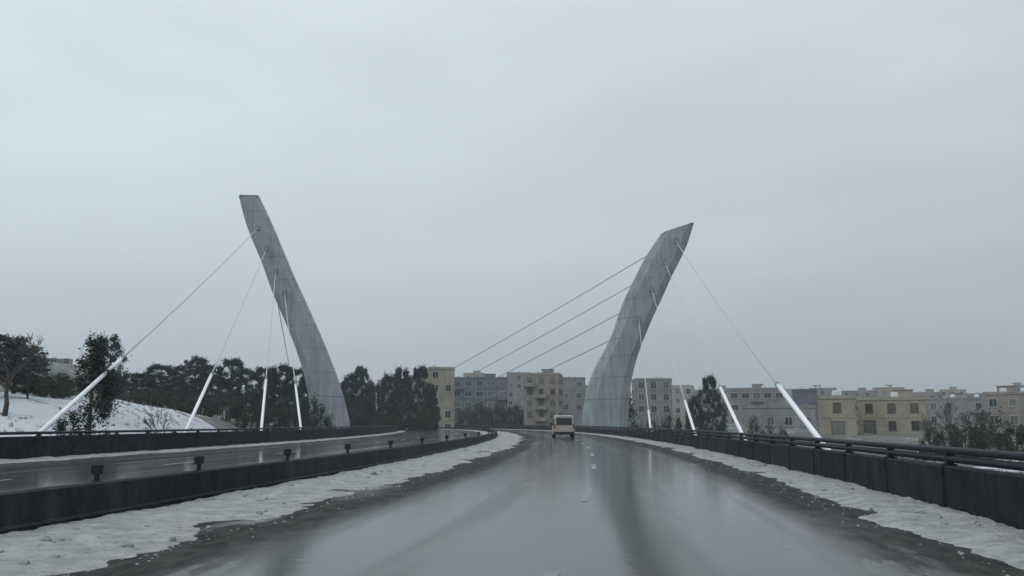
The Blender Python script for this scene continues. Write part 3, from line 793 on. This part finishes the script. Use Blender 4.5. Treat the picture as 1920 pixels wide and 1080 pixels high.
def bare_proto(seed, m):
    r = random.Random(seed); tr = MB(); cr_ = MB()
    def grow(p, d, ln, rad, lev):
        q = p + d*ln; mid = p + d*ln*.5 + Vector((r.uniform(-1, 1), r.uniform(-1, 1), r.uniform(-.3, .5)))*ln*.07
        (tr if lev == 0 else cr_).tube([p, mid, q], [rad, rad*.8, rad*.62], 5 if lev < 3 else 3, lev < 2)
        if lev >= 5: return
        for k in range(3 if lev < 4 else 4):
            nd = (d + Vector((r.gauss(0, .48), r.gauss(0, .48), r.gauss(.10, .28)))).normalized()
            grow(p + d*ln*r.uniform(.55, 1.0), nd, ln*r.uniform(.58, .82), max(.0022, rad*.55), lev+1)
    grow(Vector((0, 0, -.04)), Vector((0, 0, 1)), .28, .022, 0)
    zm = max(p[2] for p in cr_.v); wm = max(math.hypot(p[0], p[1]) for p in cr_.v)
    for q in (cr_, tr): q.v = [(p[0]*.40/wm, p[1]*.40/wm, p[2]/zm) for p in q.v]
    return cr_.mesh('crown', m), tr.mesh('trunk', M['bark'])
PROTO['bare'] = [bare_proto(3, M['twig']), bare_proto(8, M['twig'])]
PROTO['pale_bare'] = [bare_proto(5, M['twig_pale']), bare_proto(21, M['twig_pale'])]
NAME = {'pine': 'pine_tree', 'cypress': 'cypress_tree', 'bush': 'shrub', 'bare': 'bare_tree', 'pale_bare': 'bare_tree'}
WID = {'pine': .70, 'cypress': .30, 'bush': 1.35, 'bare': .75, 'pale_bare': .75}
_tc = 0
def tree(kind, px, py_top, d, wpx, label, group=None, py_bot=None, lean=0.0):
    global _tc; _tc += 1
    x, y = bear(px, d); gz = ground_z(x, y) if py_bot is None else min(ground_z(x, y), zat(py_bot, d))
    H = zat(py_top, d, px) - gz; W = wpx*d/F
    t = empty(NAME[kind], (x, y, gz), random.uniform(0, 6.28)); sx = W/(WID[kind]*H)
    t.scale = (H*sx, H*sx, H)
    if lean: t.rotation_euler[1] = lean; t.rotation_euler[2] = 0
    c, tr = PROTO[kind][_tc % len(PROTO[kind])]
    link_mesh('crown', c, t); link_mesh('trunk', tr, t)
    tag(t, label, 'shrub' if kind == 'bush' else 'tree', group)
    return t
NUM = ['first', 'second', 'third', 'fourth', 'fifth', 'sixth', 'seventh', 'eighth', 'ninth', 'tenth', 'eleventh', 'twelfth', 'thirteenth', 'fourteenth', 'fifteenth', 'sixteenth']
# left edge
tree('bare', 6, 618, 75, 120, 'reddish bare tree at the left edge of the snowy bank', 'bare trees on the snowy bank')
tree('bare', 48, 655, 85, 90, 'smaller reddish bare tree right of the edge tree on the snowy bank', 'bare trees on the snowy bank')
tree('pine', 20, 642, 92, 105, 'dark pine behind the bare trees at the left edge')
tree('bush', 78, 694, 95, 90, 'brown-green shrub at the top of the snowy bank, left one of two', 'shrubs on the snowy bank')
tree('bush', 118, 698, 95, 70, 'brown-green shrub at the top of the snowy bank, beside the dark conifer', 'shrubs on the snowy bank')
tree('cypress', 168, 640, 52, 88, 'young dark conifer standing on the snow behind the first stay cable', py_bot=806)
tree('pine', 196, 622, 82, 62, 'taller dark conifer behind the young conifer on the snow')
tree('bare', 305, 768, 60, 70, 'low brown leafless shrub on the snow behind the left railing')
tree('pine', -14, 626, 84, 130, 'broad dark pine cut by the left edge of the view')
tree('bush', 46, 704, 92, 70, 'dark shrub between the two bare trees on the snowy bank')
tree('bush', 100, 706, 90, 66, 'low dark shrub in the middle of the hedge on the snowy bank')
# dense dark belt
belt = [(228, 704, 128, 64), (262, 700, 138, 70), (297, 684, 142, 74), (332, 682, 136, 76), (362, 668, 146, 66), (394, 686, 140, 70), (430, 672, 148, 62),
        (462, 688, 140, 66), (492, 688, 146, 66), (522, 684, 142, 64), (552, 690, 150, 60), (578, 686, 152, 54)]
for i, (px, py, d, wp) in enumerate(belt):
    tree('pine', px, py, d, wp, f'{NUM[i]} dark pine from the left in the dense belt between snowy bank and left pylon', 'dark pines in the belt left of the left pylon')
for i, px in enumerate([240, 285, 330, 375, 420, 465, 510, 550, 590]):
    tree('bush', px, 728, 126, 66, f'{NUM[i]} dark shrub from the left under the pine belt', 'dark shrubs under the pine belt')
# right of the left pylon
for i, (px, py, d, wp) in enumerate([(655, 700, 165, 50), (676, 688, 172, 48), (704, 716, 168, 54), (730, 700, 175, 50), (752, 690, 170, 50), (786, 688, 168, 56), (806, 716, 180, 40)]):
    tree('pine', px, py, d, wp, f'{NUM[i]} dark pine from the left in the clump right of the left pylon', 'dark pines right of the left pylon')
for i, (px, py) in enumerate([(660, 738), (700, 734), (742, 738), (785, 735)]):
    tree('bush', px, py, 160, 56, f'{NUM[i]} dark shrub from the left under the clump right of the left pylon', 'shrubs under the central clump')
for i, (px, py, wp) in enumerate([(872, 756, 50), (902, 752, 52), (934, 750, 52), (962, 749, 46), (984, 768, 38)]):
    tree('bush', px, py, 240, wp, f'{NUM[i]} dark hedge shrub from the left before the blue-grey block', 'hedge shrubs before the blue grey block')
tree('cypress', 1178, 735, 170, 40, 'dark narrow conifer at the right foot of the right pylon')
for i, (px, py) in enumerate([(1208, 768), (1236, 762), (1262, 757), (1288, 762)]):
    tree('bush', px, py, 120, 44, f'{NUM[i]} dark shrub from the left in the row right of the right pylon', 'shrubs right of the right pylon')
tree('pine', 1332, 706, 150, 52, 'lone dark pine between the second and third stay cables on the right')
tree('pine', 1304, 738, 155, 34, 'short pine left of the lone dark pine on the right')
tree('bush', 1352, 768, 125, 40, 'dark shrub at the foot of the lone pine on the right')
tree('bush', 1415, 782, 130, 50, 'low dark shrub before the low grey building, left one', 'low shrubs before the low grey building')
tree('bush', 1455, 781, 130, 50, 'low dark shrub before the low grey building, right one', 'low shrubs before the low grey building')
for i, (px, py, d, wp) in enumerate([(1742, 768, 105, 60), (1782, 748, 100, 80), (1822, 757, 110, 76), (1852, 764, 104, 60)]):
    tree('pale_bare', px, py, d, wp, f'{NUM[i]} bare mauve-grey tree from the left in the thicket on the right', 'bare trees in the thicket on the right')
for i, (px, py, wp) in enumerate([(1756, 784, 62), (1804, 778, 66), (1846, 786, 56)]):
    tree('bush', px, py, 98, wp, f'{NUM[i]} dark shrub from the left in the thicket on the right', 'shrubs in the thicket on the right')
tree('bush', 1900, 770, 80, 84, 'dark round shrub at the right edge of the view')

# dry grass poking through the snow and on the bare ground
def tufts():
    r = random.Random(12); mb = MB(); k = 0
    while k < 2600:
        px = r.choice((r.uniform(-120, 640), r.uniform(1480, 2050))); d = 36 + 70*r.random()**1.3
        x, y = bear(px, d)
        if road_dist(x, y)[0] < 26 and px < 1000: continue
        if px > 1000 and d < 30: continue
        if noise.noise(Vector((x*.07, y*.07, 2))) + r.uniform(-.35, .35) < .12: continue
        z = ground_z(x, y) - .05; k += 1; hh = r.uniform(.15, .5)
        for q in range(7):
            an = r.uniform(0, 6.283); a = r.uniform(.03, .16); lx, ly = r.uniform(-.2, .2), r.uniform(-.2, .2)
            bx, by = x+a*math.cos(an), y+a*math.sin(an); w = .012 + .012*r.random()
            mb.add([(bx-w, by, z), (bx+w, by, z), (bx+lx, by+ly, z+hh*r.uniform(.6, 1))], [(0, 1, 2)])
    tag(mb.build('dry_grass', mat('dry_grass', (.075, .066, .048), .9, .4, .6, 0)), label='dry brown grass tufts poking through the patchy snow', cat='grass', kind='stuff')
tufts()

# ------------------------------------------------------------------ van ahead
def van():
    s, lat = 84.0, -1.25
    x, y, h = frame(s); t = empty('van', rp(s, lat, 0), h)
    tag(t, 'pale beige van driving ahead on the wet road', 'van')
    paint = mat('beige_paint', (0.36, 0.335, 0.30), .4, .1, 2, 0, spec=.5); tyre = mat('tyre', (.018, .018, .02), .9, .2, 4, 0)
    red = mat('tail_lamp', (.20, .03, .025), .3, .1, 4, 0); plate = mat('plate', (.5, .5, .48), .5, .05, 3, 0); black = mat('black_trim', (.02, .02, .022), .6, .2, 4, 0)
    W = .95
    def ring(y0, zt, zb, tw):
        return [(-W, y0, zb), (W, y0, zb), (W, y0, zb+.55), (tw, y0, zt-.12), (tw-.12, y0, zt), (-tw+.12, y0, zt), (-tw, y0, zt-.12), (-W, y0, zb+.55)]
    b = MB(); b.loft([ring(0, 1.98, .36, .84), ring(.12, 2.03, .30, .86), ring(2.6, 2.06, .28, .86), ring(3.5, 2.0, .28, .84), ring(4.05, 1.35, .3, .86), ring(4.75, 1.05, .34, .9), ring(4.9, .8, .4, .8)])
    b.build('body', paint, t)
    r_ = MB(); r_.box(-.70, .70, -.035, .06, 1.18, 1.80); r_.build('rear_window', M['glass'], t)
    for sd in (-1, 1):
        q = MB(); q.box(sd*.86-.07, sd*.86+.07, -.04, .1, .85, 1.25); q.build('tail_light', red, t)
        for yy in (.95, 3.9):
            wv = MB(); wv.tube([(sd*.74, yy, .33), (sd*.96, yy, .33)], .33, 18); wo = wv.build('wheel', tyre, t)
            rv = MB(); rv.tube([(sd*.75, yy, .33), (sd*.968, yy, .33)], .19, 14); rv.build('rim', M['collar'], wo)
        sw = MB(); sw.box(sd*.93-.02, sd*.93+.02, .5, 2.6, 1.15, 1.7); sw.build('side_window', M['glass'], t)
        mi = MB(); mi.bbox(sd*1.08-.1, sd*1.08+.1, 3.55, 3.65, 1.15, 1.4, .02); mi.build('mirror', black, t)
    bp = MB(); bp.bbox(-.93, .93, -.10, .09, .34, .56, .03); bp.build('bumper', black, t)
    pl = MB(); pl.box(-.26, .26, -.03, .02, .74, .86); pl.build('number_plate', plate, t)
van()

# ------------------------------------------------------------------ thin winter haze
HAZE = 0.0004
hz = MB(); hz.box(-3100, 3100, -3100, 3100, -16, 75)
hm = bpy.data.materials.new('haze_air'); hm.use_nodes = True; hn = hm.node_tree; hn.nodes.remove(hn.nodes['Principled BSDF'])
pv = hn.nodes.new('ShaderNodeVolumePrincipled'); pv.inputs['Color'].default_value = (.92, .96, 1, 1); pv.inputs['Density'].default_value = HAZE
hn.links.new(pv.outputs[0], hn.nodes['Material Output'].inputs['Volume'])
tag(hz.build('haze', hm), label='thin grey winter haze in the air over bridge and town', cat='haze', kind='stuff')
